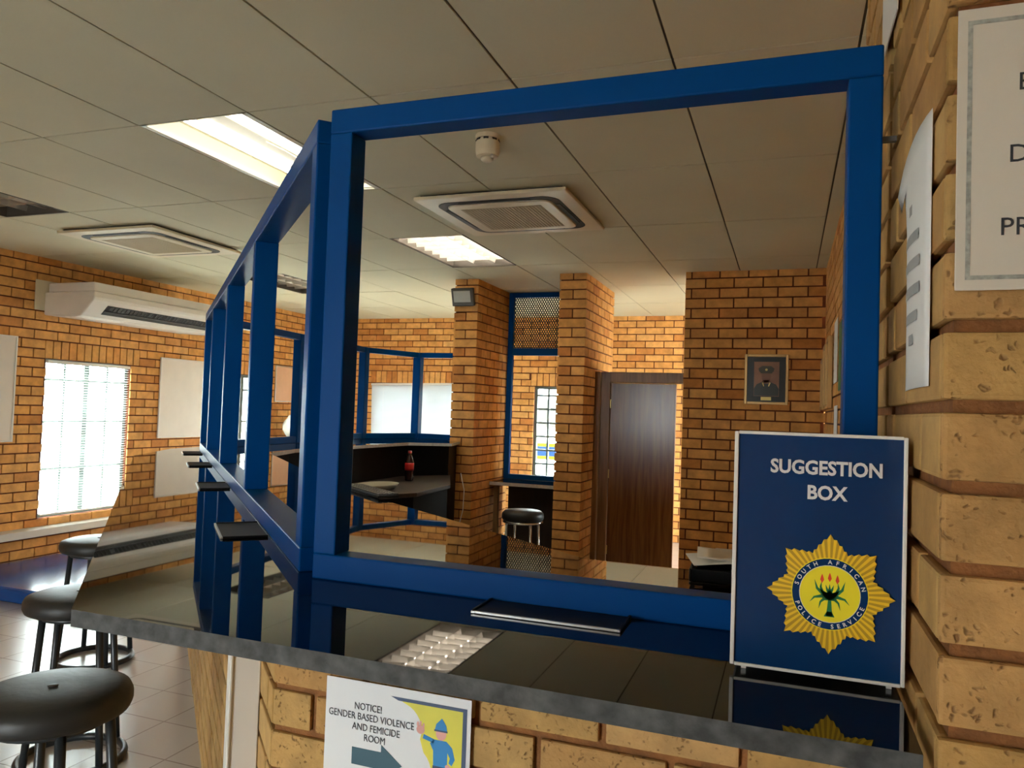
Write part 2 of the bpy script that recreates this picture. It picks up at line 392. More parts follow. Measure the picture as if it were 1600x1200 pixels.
# back wall (u = X - XL)
B1 = (-5.53, -3.62, .425, 1.87); B2 = (-3.13, -2.39, .68, 1.87); DR = (-2.10, -1.20, 0, 1.98)
brick_wall('wall_back', (XL, YB), (1, 0), (0, -1), 7.3, 0, HC,
           holes=[(h[0]-XL, h[1]-XL, h[2], h[3]) for h in (B1, B2)],
           soldiers=[(B1[0]-.05-XL, B1[1]+.05-XL, 1.87, 2.04), (B2[0]-.05-XL, B2[1]+.05-XL, 1.87, 2.04)], label='back brick wall with two windows and a door')
# block at the right of the door, and the right wall
brick_wall('wall_middle', (-.843, 6.57), (1, 0), (0, -1), 1.115, 0, HC, label='brick wall carrying the portrait', thick=.2, uoff=.05)
W5 = (8.3, 9.2, .595, 1.87)
brick_wall('wall_far_right', (.95, YB), (0, -1), (-1, 0), YB-6.77, 0, HC, holes=[(YB-W5[1], YB-W5[0], W5[2], W5[3])], label='brick wall of the passage behind the portrait wall', thick=.12)
brick_wall('wall_right', (XR, 6.57), (0, -1), (-1, 0), 6.57-1.75, 0, HC, label='right brick wall with framed pictures', thick=.15)
# near pier on the right: front face at Y=.83, side face at X=.14
PX, PY = .14, .83
brick_wall('wall_pier_front', (PX, PY), (1, 0), (0, -1), 1.7, 0, HC, near=True, mats=('brick_near', 'mortar_near'), label='near brick pier front face', thick=.1, uoff=.232-.12225, BH=.0777, zoff=.0143, inset=.0125)
brick_wall('wall_pier_side', (PX, 1.262), (0, -1), (-1, 0), 1.262-PY-RK-.001, 0, HC, near=True, mats=('brick_smooth', 'mortar_near'), label='side face of the near brick pier', thick=.1, uoff=.420-.464, BH=.0777, zoff=.0143)
brick_wall('wall_pier_back', (PX+.002, 1.75), (0, -1), (-1, 0), .435, 0, HC, near=True, mats=('brick_smooth', 'mortar_near'), label='rear part of the near brick pier behind the straight joint', thick=.1, uoff=.05, BH=.0777, zoff=.0143)
struct('trim_4', boxes((PX+.035, PX+.10, 1.255, 1.322, 0, HC)), 'mortar', 'dark straight joint in the brick pier')
brick_wall('wall_rear_right', (1.84, YR), (0, 1), (-1, 0), PY-YR, 0, HC, label='brick wall beside the viewer')
brick_wall('wall_rear', (1.84, YR), (-1, 0), (0, 1), 1.84-XL, 0, HC, holes=[(1.84+2.17, 1.84+2.83, 0, 2.0)], label='entrance wall behind the viewer')

# ------------------------------------------------------------------ brick pillars
def pillar(name, x0, x1, y0, y1, label):
    bm = BM()
    box(bm, x0+RK, x1-RK, y0+RK, y1-RK, 0, HC, 1)
    def face(o2, u2, n2, L, ends):
        nb = BM(); k = 0
        while k*BH < HC:
            c, d = k*BH+JT/2, min(HC, (k+1)*BH-JT/2)
            off = 0 if k % 2 else (-L/2 if L < .3 else -BL/2)
            step = L if L < .3 else BL
            x = off
            while x < L-1e-6:
                a, b = max(0, x), min(L, x+step)
                if b-a > .03:
                    box(nb, a-(ends if a <= 0 else -JT/2), b+(ends if b >= L-1e-6 else -JT/2), -RK-.002, random.uniform(-.001, .001), c, d, 0)
                x += step
            k += 1
        to_world(nb, o2, u2, n2)
        tm = bpy.data.meshes.new('tmp'); nb.to_mesh(tm); nb.free(); bm.from_mesh(tm); bpy.data.meshes.remove(tm)
    e = 0
    face((x0, y0), (1, 0), (0, -1), x1-x0, e)
    face((x1, y0+RK), (0, 1), (1, 0), y1-y0-2*RK, e)
    face((x1, y1), (-1, 0), (0, 1), x1-x0, e)
    face((x0, y1-RK), (0, -1), (-1, 0), y1-y0-2*RK, e)
    return struct(name, bm, ['brick', 'mortar'], label)
P1 = (-3.015, -2.775, 6.6, 7.55); P2 = (-1.935, -1.687, 6.47, 7.6)
pillar('wall_pillar_left', *P1, label='brick pillar with the floodlight')
pillar('wall_pillar_right', *P2, label='brick pillar by the door')

# ------------------------------------------------------------------ windows
def window(name, axis, a0, a1, z0, z1, plane, inward, cols, rows, bars=0):
    """axis 'y': opening along Y in the left wall; axis 'x': along X in the back wall"""
    bmf, bmp, bmb = BM(), BM(), BM()
    def b(bm, u0, u1, w0, w1, c, d):
        if axis == 'y': box(bm, plane-w1, plane-w0, u0, u1, c, d)
        else: box(bm, u0, u1, plane+w0, plane+w1, c, d)
    t = .035
    b(bmf, a0, a0+t, .05, .10, z0, z1); b(bmf, a1-t, a1, .05, .10, z0, z1); b(bmf, a0+t, a1-t, .05, .10, z0, z0+t); b(bmf, a0+t, a1-t, .05, .10, z1-t, z1)
    for i in range(1, cols):
        u = a0+(a1-a0)*i/cols; w = .028 if (cols % 2 == 0 and i == cols//2) else .012
        b(bmf, u-w, u+w, .055, .095, z0+t, z1-t)
    for r in rows:
        b(bmf, a0+t, a1-t, .058, .092, z0+(z1-z0)*r-.012, z0+(z1-z0)*r+.012)
    b(bmp, a0+.01, a1-.01, .072, .077, z0+.01, z1-.01)
    o = obj(name, bmf, 'winframe'); tag(o, name.replace('_', ' '), 'structure', kind='structure')
    obj('pane', bmp, 'glass', o)
    return o
window('window_1', 'y', *W1[:2], *W1[2:], XL, 1, 4, (.30, .60, .87), 0)
window('window_2', 'y', *W2[:2], *W2[2:], XL, 1, 2, (.30, .60, .87), 0)
window('window_3', 'x', *B1[:2], *B1[2:], YB, 1, 6, (.3, .62, .87), 0)
window('window_4', 'x', *B2[:2], *B2[2:], YB, 1, 4, (.15, .3, .45, .6, .75, .9), 0)
struct('trim_1', boxes((XL-.10, XL+.15, 4.1, 6.05, .29, .355)), 'sill', 'painted sill under the left window', bevel=.006)
struct('trim_2', boxes((B1[0]-.05, B1[1]+.05, YB-.08, YB+.03, .335, .40)), 'sill', 'sill under the back window', bevel=.006)
struct('trim_3', boxes((B2[0]-.05, B2[1]+.05, YB-.06, YB+.03, .605, .67)), 'sill', 'sill under the small back window', bevel=.006)

window('window_5', 'y', W5[0], W5[1], W5[2], W5[3], 1.05, 1, 4, (.30, .60, .87), 0)
def blind(label, u0, u1, z0, z1, n, loc, rz, tilt, skew=0, mat='slat'):
    t = thing('venetian_blind', label, 'blind', loc, rz, 'venetian blinds'); t.rotation_euler = (0, skew, rz)
    bm = BM(); dz = (z1-z0)/n
    for i in range(n):
        z = z0+dz*(i+.5); w = .0115; s, c = math.sin(tilt), math.cos(tilt)
        pr = [(-w, -.0006), (0, .0012), (w, -.0006), (w, -.0012), (0, .0006), (-w, -.0012)]
        q = [(y*c-h*s, z+y*s+h*c) for y, h in pr]
        A = [bm.verts.new((u0, y, h)) for y, h in q]; B = [bm.verts.new((u1, y, h)) for y, h in q]
        for k in range(6): bm.faces.new((A[k], A[(k+1) % 6], B[(k+1) % 6], B[k]))
        bm.faces.new(A[::-1]); bm.faces.new(B)
    obj('slats', bm, mat, t)
    obj('head_rail', boxes((u0-.005, u1+.005, -.014, .014, z1, z1+.028)), 'white', t, bevel=.003)
    obj('bottom_rail', boxes((u0, u1, -.011, .011, z0-.014, z0-.002)), 'white', t, bevel=.003)
    for f in (.12, .5, .88):
        x = u0+(u1-u0)*f; bm = BM(); tube(bm, [(x, -.013, z0-.01), (x, -.013, z1)], .0011, 5); obj('ladder_cord', bm, 'white', t)
    return t
blind('open white slat blind on the tall left window above the sill', -.455, .455, .03, 1.40, 57, (XL-.012, 5.495, .432), PI/2, -.30)
blind('crooked closed slat blind on the wide back window behind the far counter', -.62, .98, .02, .97, 50, (-4.90, YB-.03, .875), 0, 1.15, -.022, 'slat_closed')

# ------------------------------------------------------------------ door
def door():
    d = struct('door_1', boxes((-1.552, -.952, 6.955, 6.995, .005, 1.832)), 'door', 'varnished brown wooden door', bevel=.004)
    obj('door_frame', boxes((-1.685, -1.64, 6.87, 7.06, 0, 1.932), (-1.64, -1.555, 6.93, 7.06, 0, 1.932), (-1.555, -.848, 6.90, 7.05, 1.837, 1.932)), 'doorframe', d, bevel=.004)
    bm = BM()
    for z in (.25, .95, 1.6): box(bm, -1.562, -1.545, 6.945, 6.954, z, z+.08)
    obj('hinge', bm, 'brass', d)
door()

# ------------------------------------------------------------------ reception counter
s2 = math.sqrt(.5)
# outer edge runs right to left along Y=.83, turns 45 degrees, then turns again at the far end
top = [(PX-.012, .828), (-.984, .842), (-3.30, 3.158), (-3.62, 3.75), (-3.98, 6.2), (-3.66, 7.12), (-3.03, 7.2), (-3.03, 6.585), (-2.90, 6.585), (-2.79, 6.15),
       (-3.10, 5.93), (-3.13, 4.35), (-2.97, 3.87), (-1.56, 2.47), (-.40, 1.605), (PX-.012, 1.60)]
def counter():
    bm = BM(); a, b = prism(bm, top, CT-.025, CT)
    bm.normal_update()
    for f in bm.faces:
        if abs(f.normal.z) < .5:
            c = f.calc_center_median(); f.material_index = 2 if (c.y > 3.6 and c.x > -3.4 and c.y < 7) else 1
    o = obj('granite_countertop', bm, ['granite', 'granite_edge', 'granite_pale'], bevel=.0)
    bmesh_tri(o)
    return tag(o, 'long polished black granite countertop with rough grey front edge under the blue frames', 'countertop')
def bmesh_tri(o):
    bm = bmesh.new(); bm.from_mesh(o.data); bmesh.ops.triangulate(bm, faces=[f for f in bm.faces if len(f.verts) > 4]); bm.to_mesh(o.data); bm.free()
counter()
# brick walls carrying the counter
CA = (-.963, 1.30)
brick_wall('wall_counter_front', CA, (1, 0), (0, -1), PX-CA[0], 0, CT-.026, near=True, mats=('brick_near', 'mortar_near'), label='brick front of the counter', thick=.10, uoff=.095, BH=.083, zoff=.065)
brick_wall('wall_counter_left', (CA[0]-2.55*s2*1.414*.985, CA[1]+2.55*s2*1.414*.985), (s2, -s2), (-s2, -s2), 2.55*1.414*.985-.004, 0, CT-.026, near=True, mats=('brick_smooth', 'mortar_near'), label='brick front of the slanting counter leg', thick=.10, BH=.083, zoff=.065)
brick_wall('wall_counter_far', (-3.62, 6.9), (0, -1), (-1, 0), 3.0, 0, CT-.026, label='brick front of the far counter leg', thick=.10)

tr = thing('cable_trunking', 'white vertical cable trunking on the brick corner below the granite counter', 'trunking', (CA[0]-.205*s2, CA[1]+.205*s2, 0), 3*PI/4)
obj('duct', boxes((-.022, .022, .001, .060, .0, CT-.027)), 'white', tr, bevel=.003)
obj('cover', boxes((-.026, .026, .060, .068, .0, CT-.027)), 'white', tr, bevel=.003)

# ------------------------------------------------------------------ blue frames
def straight_frame(label, o2, rz, xs, zb, zt, fw, d, rail=.045, L=None):
    """local +x along the frame, depth from y=0 back to y=-d (or +d)"""
    t = thing('security_screen', label, 'frame', (o2[0], o2[1], zb), rz, 'blue steel counter frames')
    H = zt-zb; L = L or xs[-1]+fw
    y0, y1 = (min(0, d), max(0, d))
    e = .0005
    obj('rail', boxes((xs[0], L, y0, y1, 0, rail)), 'blue', t, bevel=.003)
    obj('rail', boxes((xs[0], L, y0, y1, H-rail, H)), 'blue', t, bevel=.003)
    for x in xs:
        obj('post', boxes((x, x+fw, y0+e, y1-e, rail-e, H-rail+e)), 'blue', t, bevel=.003)
    return t
straight_frame('front blue steel frame along the counter beside the suggestion box', (0, 1.176), 0, [-.80, .073], CT, 2.09, .046, .05)
Bx = lambda X: (-.853-X)/s2
straight_frame('slanting blue steel frame with five posts receding to the left', (-.850, 1.207), 3*PI/4, [0, Bx(-1.555), Bx(-2.27), Bx(-2.94), Bx(-3.42)], CT, 2.09, .05, -.07)
def poly_frame(label, P, extra):
    t = thing('security_screen', label, 'frame', (P[0][0], P[0][1], CT), 0, 'blue steel counter frames')
    H = 2.09-CT; o = Vector(P[0])
    for a, b in zip(P, P[1:]):
        a, b = Vector(a)-o, Vector(b)-o; u = (b-a).normalized(); n = Vector((u.y, -u.x))*.025
        for z0, z1 in ((0, .05), (H-.05, H)):
            bm = BM(); prism(bm, [tuple(a+n), tuple(b+n), tuple(b-n), tuple(a-n)], z0, z1); obj('rail', bm, 'blue', t, bevel=.003)
    for p, w in extra:
        p = Vector(p)-o
        obj('post', boxes((p.x-w, p.x+w, p.y-w, p.y+w, .001, H-.001)), 'blue', t, bevel=.004)
    return t
poly_frame('far blue steel frame standing before the window with the crooked blind', [(-3.47, 3.86), (-3.62, 5.03), (-3.74, 6.2), (-3.49, 6.82), (-3.02, 6.85)],
           [((-3.62, 5.03), .035), ((-3.74, 6.2), .036), ((-3.49, 6.82), .04)])

# pass trays under the rails
def tray(label, loc, rz, L, Wd):
    t = thing('pass_tray', label, 'tray', loc, rz, 'document pass trays')
    obj('plate', boxes((-L/2, L/2, 0, Wd, .0005, .003)), 'blackplastic', t)
    obj('lip', boxes((-L/2-.004, L/2+.004, -.004, .001, .0005, .0045)), 'alu', t, bevel=.0008)
    for a in (-L/2-.004, L/2): obj('rim', boxes((a, a+.004, .001, Wd, .0005, .006)), 'blackplastic', t, bevel=.001)
    return t
tray('wide black pass tray with silver lip under the front frame', (-.336, 1.095, CT), 0, .225, .079)
for X, lb in ((-1.20, 'nearest'), (-1.92, 'second nearest'), (-2.61, 'third nearest'), (-3.20, 'farthest')):
    # point on the frame line, pushed outwards
    p = Vector((X, .357-X)); out = Vector((-s2, -s2))
    q = p+out*.105
    tray('small black pass tray on slanting counter leg, %s of four from corner' % lb, (q.x, q.y, CT), 3*PI/4+PI, .21, .100)

# ------------------------------------------------------------------ suggestion box
def suggestion_box():
    x0, x1 = -.061, .134; w = x1-x0; h = .290
    t = thing('suggestion_box', 'blue suggestion box with gold star badge standing on the granite beside the brick pier', 'box', (x0, 1.0, CT), 0)
    obj('body', boxes((.002, w-.002, .004, .10, .010, h+.006)), 'white', t, bevel=.003)
    z0, z1 = .008, h+.008
    # gently bowed printed panel
    bm = BM(); n = 16
    A = []
    for i in range(n+1):
        u = i/n; x = .004+(w-.008)*u; y = .001-.0018*math.sin(PI*u)
        A.append([bm.verts.new((x, y, z0+.003)), bm.verts.new((x, y, z1-.003))])
    for a, b in zip(A, A[1:]): bm.faces.new((a[0], b[0], b[1], a[1]))
    for i in range(n): pass
    obj('panel', bm, 'sheetblue', t, smooth=True)
    obj('edging', boxes((-.001, .004, -.0025, .006, z0, z1), (w-.0045, w, -.0025, .006, z0, z1), (.004, w-.0045, -.002, .006, z1-.003, z1+.001), (.004, w-.0045, -.002, .006, z0-.001, z0+.003)), 'white', t, bevel=.001)
    obj('foot', boxes((.012, .018, .012, .018, .0003, .0105)), 'white', t); obj('foot', boxes((w-.018, w-.012, .012, .018, .0003, .0105)), 'white', t)
    obj('foot', boxes((.012, .018, .08, .086, .0003, .0105)), 'white', t); obj('foot', boxes((w-.018, w-.012, .08, .086, .0003, .0105)), 'white', t)
    cx = .1125; Y = -.0022
    bm = BM(); letters(bm, 'SUGGESTION', .0232, .1055, .2495, Y, bold=.0007, sx=.90); obj('lettering', bm, 'offwhite', t)
    bm = BM(); letters(bm, 'BOX', .0232, .107, .2195, Y, bold=.0007, sx=.92); obj('lettering', bm, 'offwhite', t)
    # badge
    cz = .107; Ro, Rv, Ri = .0715, .0530, .0420
    bm = BM(); n = 8*14
    def R(k):
        ph = (k % 14)/14; tri = abs(ph-.5)*2
        return (Rv+(Ro-Rv)*tri**1.25)*(1.0 if k % 2 == 0 else .955)
    for k in range(n):
        a0, a1 = PI/2+2*PI*k/n, PI/2+2*PI*(k+1)/n
        q = [(cx+Ri*math.cos(a0), cz+Ri*math.sin(a0)), (cx+R(k)*math.cos(a0), cz+R(k)*math.sin(a0)), (cx+R(k+1)*math.cos(a1), cz+R(k+1)*math.sin(a1)), (cx+Ri*math.cos(a1), cz+Ri*math.sin(a1))]
        sheet(bm, q, Y-.0002, k % 2, t=.0002)
    st = obj('badge', bm, ['gold', 'gold2'], t)
    bm = BM(); sheet(bm, disc(cx, cz, .0432), Y-.0004, 0, .0002); sheet(bm, disc(cx, cz, .0422), Y-.0006, 1, .0002); sheet(bm, disc(cx, cz, .0342), Y-.0008, 2, .0002); sheet(bm, disc(cx, cz, .0335), Y-.001, 3, .0002)
    obj('badge_ring', bm, ['yellow', 'sheetblue', 'offwhite', 'yellow'], st)
    def arc(s, r, top):
        bm = BM()
        n = len(s); span = 2.85 if top else 2.6
        for i, ch in enumerate(s):
            if ch == ' ': continue
            f = (i+.5)/n-.5
            if top: a = PI/2-f*span; letters(bm, ch, .0070, cx+r*math.cos(a), cz+r*math.sin(a), Y-.0012, rot=a-PI/2, bold=.00012)
            else: a = -PI/2+f*span; letters(bm, ch, .0070, cx+r*math.cos(a), cz+r*math.sin(a), Y-.0012, rot=a+PI/2, bold=.00012)
        obj('badge_lettering', bm, 'offwhite', st)
    arc('SOUTH AFRICAN', .0358, True); arc('POLICE SERVICE', .0406, False)

    # aloe plant with red flowers
    bm = BM()
    def leaf(pts, w):
        L, Rr = [], []
        for i, (x, z) in enumerate(pts):
            p = Vector((x, z)); tn = (Vector(pts[min(i+1, len(pts)-1)])-Vector(pts[max(0, i-1)])).normalized(); nn = Vector((-tn.y, tn.x))
            ww = w*(1-i/(len(pts)-1))**.8+.0001
            L.append(p+nn*ww); Rr.append(p-nn*ww)
        sheet(bm, [(cx+p.x, cz+p.y) for p in L+Rr[::-1]], Y-.0012, 0, .0002)
    leaf([(0, -.026), (0, -.018), (.0003, -.004), (0, .004)], .0035)
    sheet(bm, [(cx-.006, cz-.027), (cx+.006, cz-.027), (cx+.003, cz-.021), (cx-.003, cz-.021)], Y-.0012, 0, .0002)
    for s in (-1, 1):
        leaf([(0, -.002), (s*.007, .0), (s*.014, .006), (s*.017, .016)], .0034)
        leaf([(0, -.003), (s*.008, .002), (s*.010, .008), (s*.009, .014)], .0026)
        leaf([(0, -.004), (s*.009, -.003), (s*.017, -.005), (s*.022, -.011)], .0026)
        leaf([(0, -.005), (s*.006, -.006), (s*.010, -.010), (s*.012, -.018)], .0024)
        leaf([(0, 0), (s*.003, .006), (s*.0045, .011)], .002)
    leaf([(0, 0), (0, .006), (0, .012)], .0022)
    obj('badge_plant', bm, 'green', st)
    bm = BM()
    for x, z in ((-.0085, .0165), (0, .0185), (.0085, .0165)):
        sheet(bm, [(cx+x+a, cz+z+b) for a, b in ((0, -.004), (.0022, 0), (.0012, .004), (0, .0072), (-.0012, .004), (-.0022, 0))], Y-.0012, 0, .0002)
    obj('badge_flower', bm, 'red', st)
suggestion_box()

# ------------------------------------------------------------------ notices
def notice_gbv():
    t = thing('notice', 'white arrow notice with a yellow picture, pasted on the bricks under the counter', 'notice', (-.833, 1.2955, .812), 0)
    w, h = .306, .209
    bm = BM(); n = 10
    A = []
    for i in range(n+1):
        x = w*i/n; A.append([bm.verts.new((x, -.004, 0)), bm.verts.new((x, -.004, h))])
    for a, b in zip(A, A[1:]): bm.faces.new((a[0], b[0], b[1], a[1]))
    A = [[bm.verts.new((0, -.0034, 0)), bm.verts.new((0, -.0034, h))], [bm.verts.new((w, -.0034, 0)), bm.verts.new((w, -.0034, h))]]
    bm.faces.new((A[0][1], A[1][1], A[1][0], A[0][0]))
    obj('sheet', bm, 'paper', t)
    Y = -.0048
    for s, x, z in (('NOTICE!', .094, .156), ('GENDER BASED VIOLENCE', .100, .137), ('AND FEMICIDE', .112, .1175), ('ROOM', .110, .099)):
        bm = BM(); letters(bm, s, .0188, x, z, Y-.0002, sx=.82); obj('lettering', bm, 'ink', t)
    bm = BM(); sheet(bm, [(.062, .052), (.125, .052), (.125, .034), (.170, .066), (.125, .098), (.125, .084), (.062, .084)], Y, 0, .0004)
    obj('arrow', bm, 'tealarrow', t)
    # picture: grey-blue edge, yellow field bounded on the left by white scallops
    bm = BM()
    sheet(bm, [(.142, .192), (.298, .192), (.298, .010), (.290, .010), (.290, .186), (.158, .186)], Y, 0, .0004)
    obj('picture_edge', bm, 'navy', t)
    bm = BM()
    sc = [(.290, .186), (.165, .186)]+[(.160+.048*math.sin(a), .138+.046*math.cos(a)) for a in [.3+.2*i for i in range(9)]]+[(.176+.055*math.sin(a), .062+.052*math.cos(a)) for a in [.75+.2*i for i in range(10)]]+[(.215, .010), (.290, .010)]
    sheet(bm, sc[::-1], Y, 0, .0004)
    f = obj('picture_field', bm, 'noticeyellow', t)
    # plain cartoon officer printed on the yellow field
    def blob(name, mat, shapes, y):
        bm = BM()
        for q in shapes: sheet(bm, q, y, 0, .0002)
        obj(name, bm, mat, f)
    ox, oz = .247, 0
    blob('officer_uniform', 'cyan', [[(ox-.021, .120), (ox-.012, .128), (ox+.012, .128), (ox+.024, .118), (ox+.030, .098), (ox+.024, .086), (ox+.018, .090), (ox+.020, .099), (ox+.015, .108), (ox+.015, .080), (ox-.013, .080), (ox-.014, .108)],
         [(ox-.014, .121), (ox-.036, .126), (ox-.034, .134), (ox-.012, .128)], [(ox-.014, .078), (ox+.015, .078), (ox+.017, .012), (ox+.003, .012), (ox, .055), (ox-.006, .012), (ox-.020, .012)]], Y-.0004)
    blob('officer_face', 'skin', [disc(ox+.001, .140, .0105, .012, 20)], Y-.0005)
    blob('officer_hand', 'skin', [disc(ox+.016, .083, .005, .004, 12)], Y-.0005)
    blob('officer_waving_hand', 'skin', [disc(ox-.041, .141, .0085, .008, 16), disc(ox-.047, .150, .0022, .005, 10), disc(ox-.041, .152, .002, .005, 10), disc(ox-.035, .149, .002, .005, 10)], Y-.0005)
    blob('officer_cap', 'cyan', [[(ox-.012, .145), (ox+.013, .145), (ox+.011, .156), (ox+.006, .163), (ox+.002, .168), (ox-.003, .163), (ox-.009, .157)], ], Y-.0007)
    blob('officer_belt', 'navy', [rect(ox-.014, ox+.015, .076, .081)], Y-.0008)
    blob('officer_cap_peak', 'navy', [rect(ox-.013, ox+.014, .1435, .1465)], Y-.0008)
notice_gbv()

def notice_right():
    t = thing('notice', 'large laminated notice with grey border on the near brick pier', 'notice', (.147, PY, 1.678), 0)
    w, h = .21, .272
    obj('sheet', boxes((0, w, -.010, -.0085, 0, h)), 'laminate', t, bevel=.0006)
    bm = BM(); Y = -.0106
    for q in (rect(.0085, .0125, .010, h-.012), rect(.0125, w-.010, .010, .014), rect(.0125, w-.010, h-.016, h-.012), rect(w-.0125, w-.0085, .014, h-.016)): sheet(bm, q, Y, 0, .0005)
    obj('border', bm, 'bordergrey', t)
    for w_, x_, z_ in (('E', .0495, .1885), ('DO', .0425, .1205), ('PR', .036, .0515)):
        bm = BM(); letters(bm, w_, .024, x_, z_, Y, align='LEFT'); obj('lettering', bm, 'ink', t)
notice_right()
def notice_side():
    t = thing('notice', 'narrow curling white paper with grey lines on the side of the brick pier', 'notice', (PX, .975, 1.59), 0)
    bm = BM(); n, m = 8, 12; V = {}
    for i in range(n+1):
        for j in range(m+1):
            u, v = i/n, j/m
            y = -.08+.165*u; z = .295*v - (.05*u**2 if v > .9 else 0)*v + .0*u
            x = -.0025-.008*math.sin(PI*u)*(.4+.6*math.sin(PI*v))-.012*v**6*u
            V[i, j] = bm.verts.new((x, y, z))
    for i in range(n):
        for j in range(m): bm.faces.new((V[i, j], V[i+1, j], V[i+1, j+1], V[i, j+1]))
    o = obj('sheet', bm, 'paper', t, smooth=True)
    md = o.modifiers.new('thick', 'SOLIDIFY'); md.thickness = .0006
    for z, L in ((.20, .02), (.165, .09), (.135, .10), (.105, .10), (.075, .08), (.05, .03)):
        bm = BM()
        for a in range(4):
            u0 = .5-L/.165/2+a*L/.165/4; u1 = u0+L/.165/4
            f = lambda u: (-.0034-.008*math.sin(PI*u)*(.4+.6*math.sin(PI*z/.295)), -.08+.165*u)
            p, q = f(u0), f(u1)
            vs = [bm.verts.new((p[0], p[1], z)), bm.verts.new((q[0], q[1], z)), bm.verts.new((q[0], q[1], z+.012)), bm.verts.new((p[0], p[1], z+.012))]
            bm.faces.new(vs)
        bmesh.ops.remove_doubles(bm, verts=bm.verts[:], dist=.0006)
        obj('printed_line', bm, 'greyink', t)
notice_side()
o = obj('notice', boxes((PX-.006, PX-.004, 1.18, 1.36, 2.14, 2.42)), 'paper'); tag(o, 'white paper high on the brick pier above the frame corner', 'notice')
o = obj('frame_bracket', boxes((.1175, PX-.001, 1.195, 1.205, 1.955, 1.962)), 'steelgrey'); tag(o, 'small dark bracket tying the front blue frame to the pier', 'bracket')

# ------------------------------------------------------------------ ceiling fittings
def open_lamp():
    x0, x1, y0, y1 = LA
    t = thing('ceiling_light', 'lit open fluorescent light with two bare tubes and no louvre, above the slanting frame', 'light', ((x0+x1)/2, (y0+y1)/2, HC), 0)
    a, b = (x1-x0)/2-.004, (y1-y0)/2-.004; D = .10
    bm = BM()
    box(bm, -a, a, -b, b, D, D+.01); box(bm, -a, -a+.008, -b, b, .0, D); box(bm, a-.008, a, -b, b, 0, D); box(bm, -a+.008, a-.008, -b, -b+.008, 0, D); box(bm, -a+.008, a-.008, b-.008, b, 0, D)
    box(bm, -a+.008, -a+.03, -b, b, 0, .004); box(bm, a-.03, a-.008, -b, b, 0, .004)
    obj('housing', bm, 'enamel', t)
    for x in (-.13, .13):
        bm = BM(); tube(bm, [(x, -b+.05, .055), (x, b-.05, .055)], .016, 12)
        tb = obj('tube', bm, 'tube', t, smooth=True)
        for a in (-b+.012, b-.05): obj('lamp_holder', boxes((x-.014, x+.014, a, a+.038, .035, D)), 'white', t, bevel=.003)
    obj('gear_tray', boxes((-.05, .05, -b+.01, b-.01, .066, D)), 'enamel', t, bevel=.006)
    bm = BM(); tube(bm, [(.03, -.1, .062), (.06, 0, .05), (.05, .12, .052), (.02, .25, .060)], .003, 6); obj('wire', bm, 'cream', t, smooth=True)
open_lamp()
def louvre(label, r, nx, ny, tube_mat, blades='louvre'):
    x0, x1, y0, y1 = r
    t = thing('ceiling_light', label, 'light', ((x0+x1)/2, (y0+y1)/2, HC), 0, 'louvred ceiling lights')
    a, b = (x1-x0)/2-.004, (y1-y0)/2-.004; D = .14
    bm = BM(); box(bm, -a, a, -b, b, D, D+.01); box(bm, -a, -a+.006, -b, b, 0, D); box(bm, a-.006, a, -b, b, 0, D); box(bm, -a+.006, a-.006, -b, -b+.006, 0, D); box(bm, -a+.006, a-.006, b-.006, b, 0, D)
    obj('housing', bm, 'trough', t)
    bm = BM(); e = .012
    def vee(p0, p1, ax):
        # V shaped louvre blade
        if ax == 'x': q = [(-.012, .068), (.012, .068), (.001, .03), (-.001, .03)]; A = [bm.verts.new((p0[0], p0[1]+w, z)) for w, z in q]; B = [bm.verts.new((p1[0], p0[1]+w, z)) for w, z in q]
        else: q = [(-.014, .068), (.014, .068), (.0015, .03), (-.0015, .03)]; A = [bm.verts.new((p0[0]+w, p0[1], z)) for w, z in q]; B = [bm.verts.new((p0[0]+w, p1[1], z)) for w, z in q]
        bm.faces.new(A[::-1]); bm.faces.new(B)
        for k in range(4): bm.faces.new((A[k], A[(k+1) % 4], B[(k+1) % 4], B[k]))
    for j in range(1, ny): y = -b+2*b*j/ny; vee((-a+.006, y), (a-.006, y), 'x')
    for i in range(1, nx): x = -a+2*a*i/nx; vee((x, -b+.006), (x, b-.006), 'y')
    obj('louvre', bm, blades, t)
    for x in (-a*2/3, 0, a*2/3):
        bm = BM(); tube(bm, [(x, -b+.04, .108), (x, b-.04, .108)], .010, 10); obj('tube', bm, tube_mat, t, smooth=True)
louvre('softly lit louvred light in front of the brick pillar with the floodlight', L1, 3, 8, 'weaktube', 'white')
louvre('unlit louvred ceiling light farthest back, near the window wall', L2, 3, 8, 'white')
louvre('unlit louvred ceiling light at the left edge beside the cassette air conditioner', L3, 3, 8, 'white')

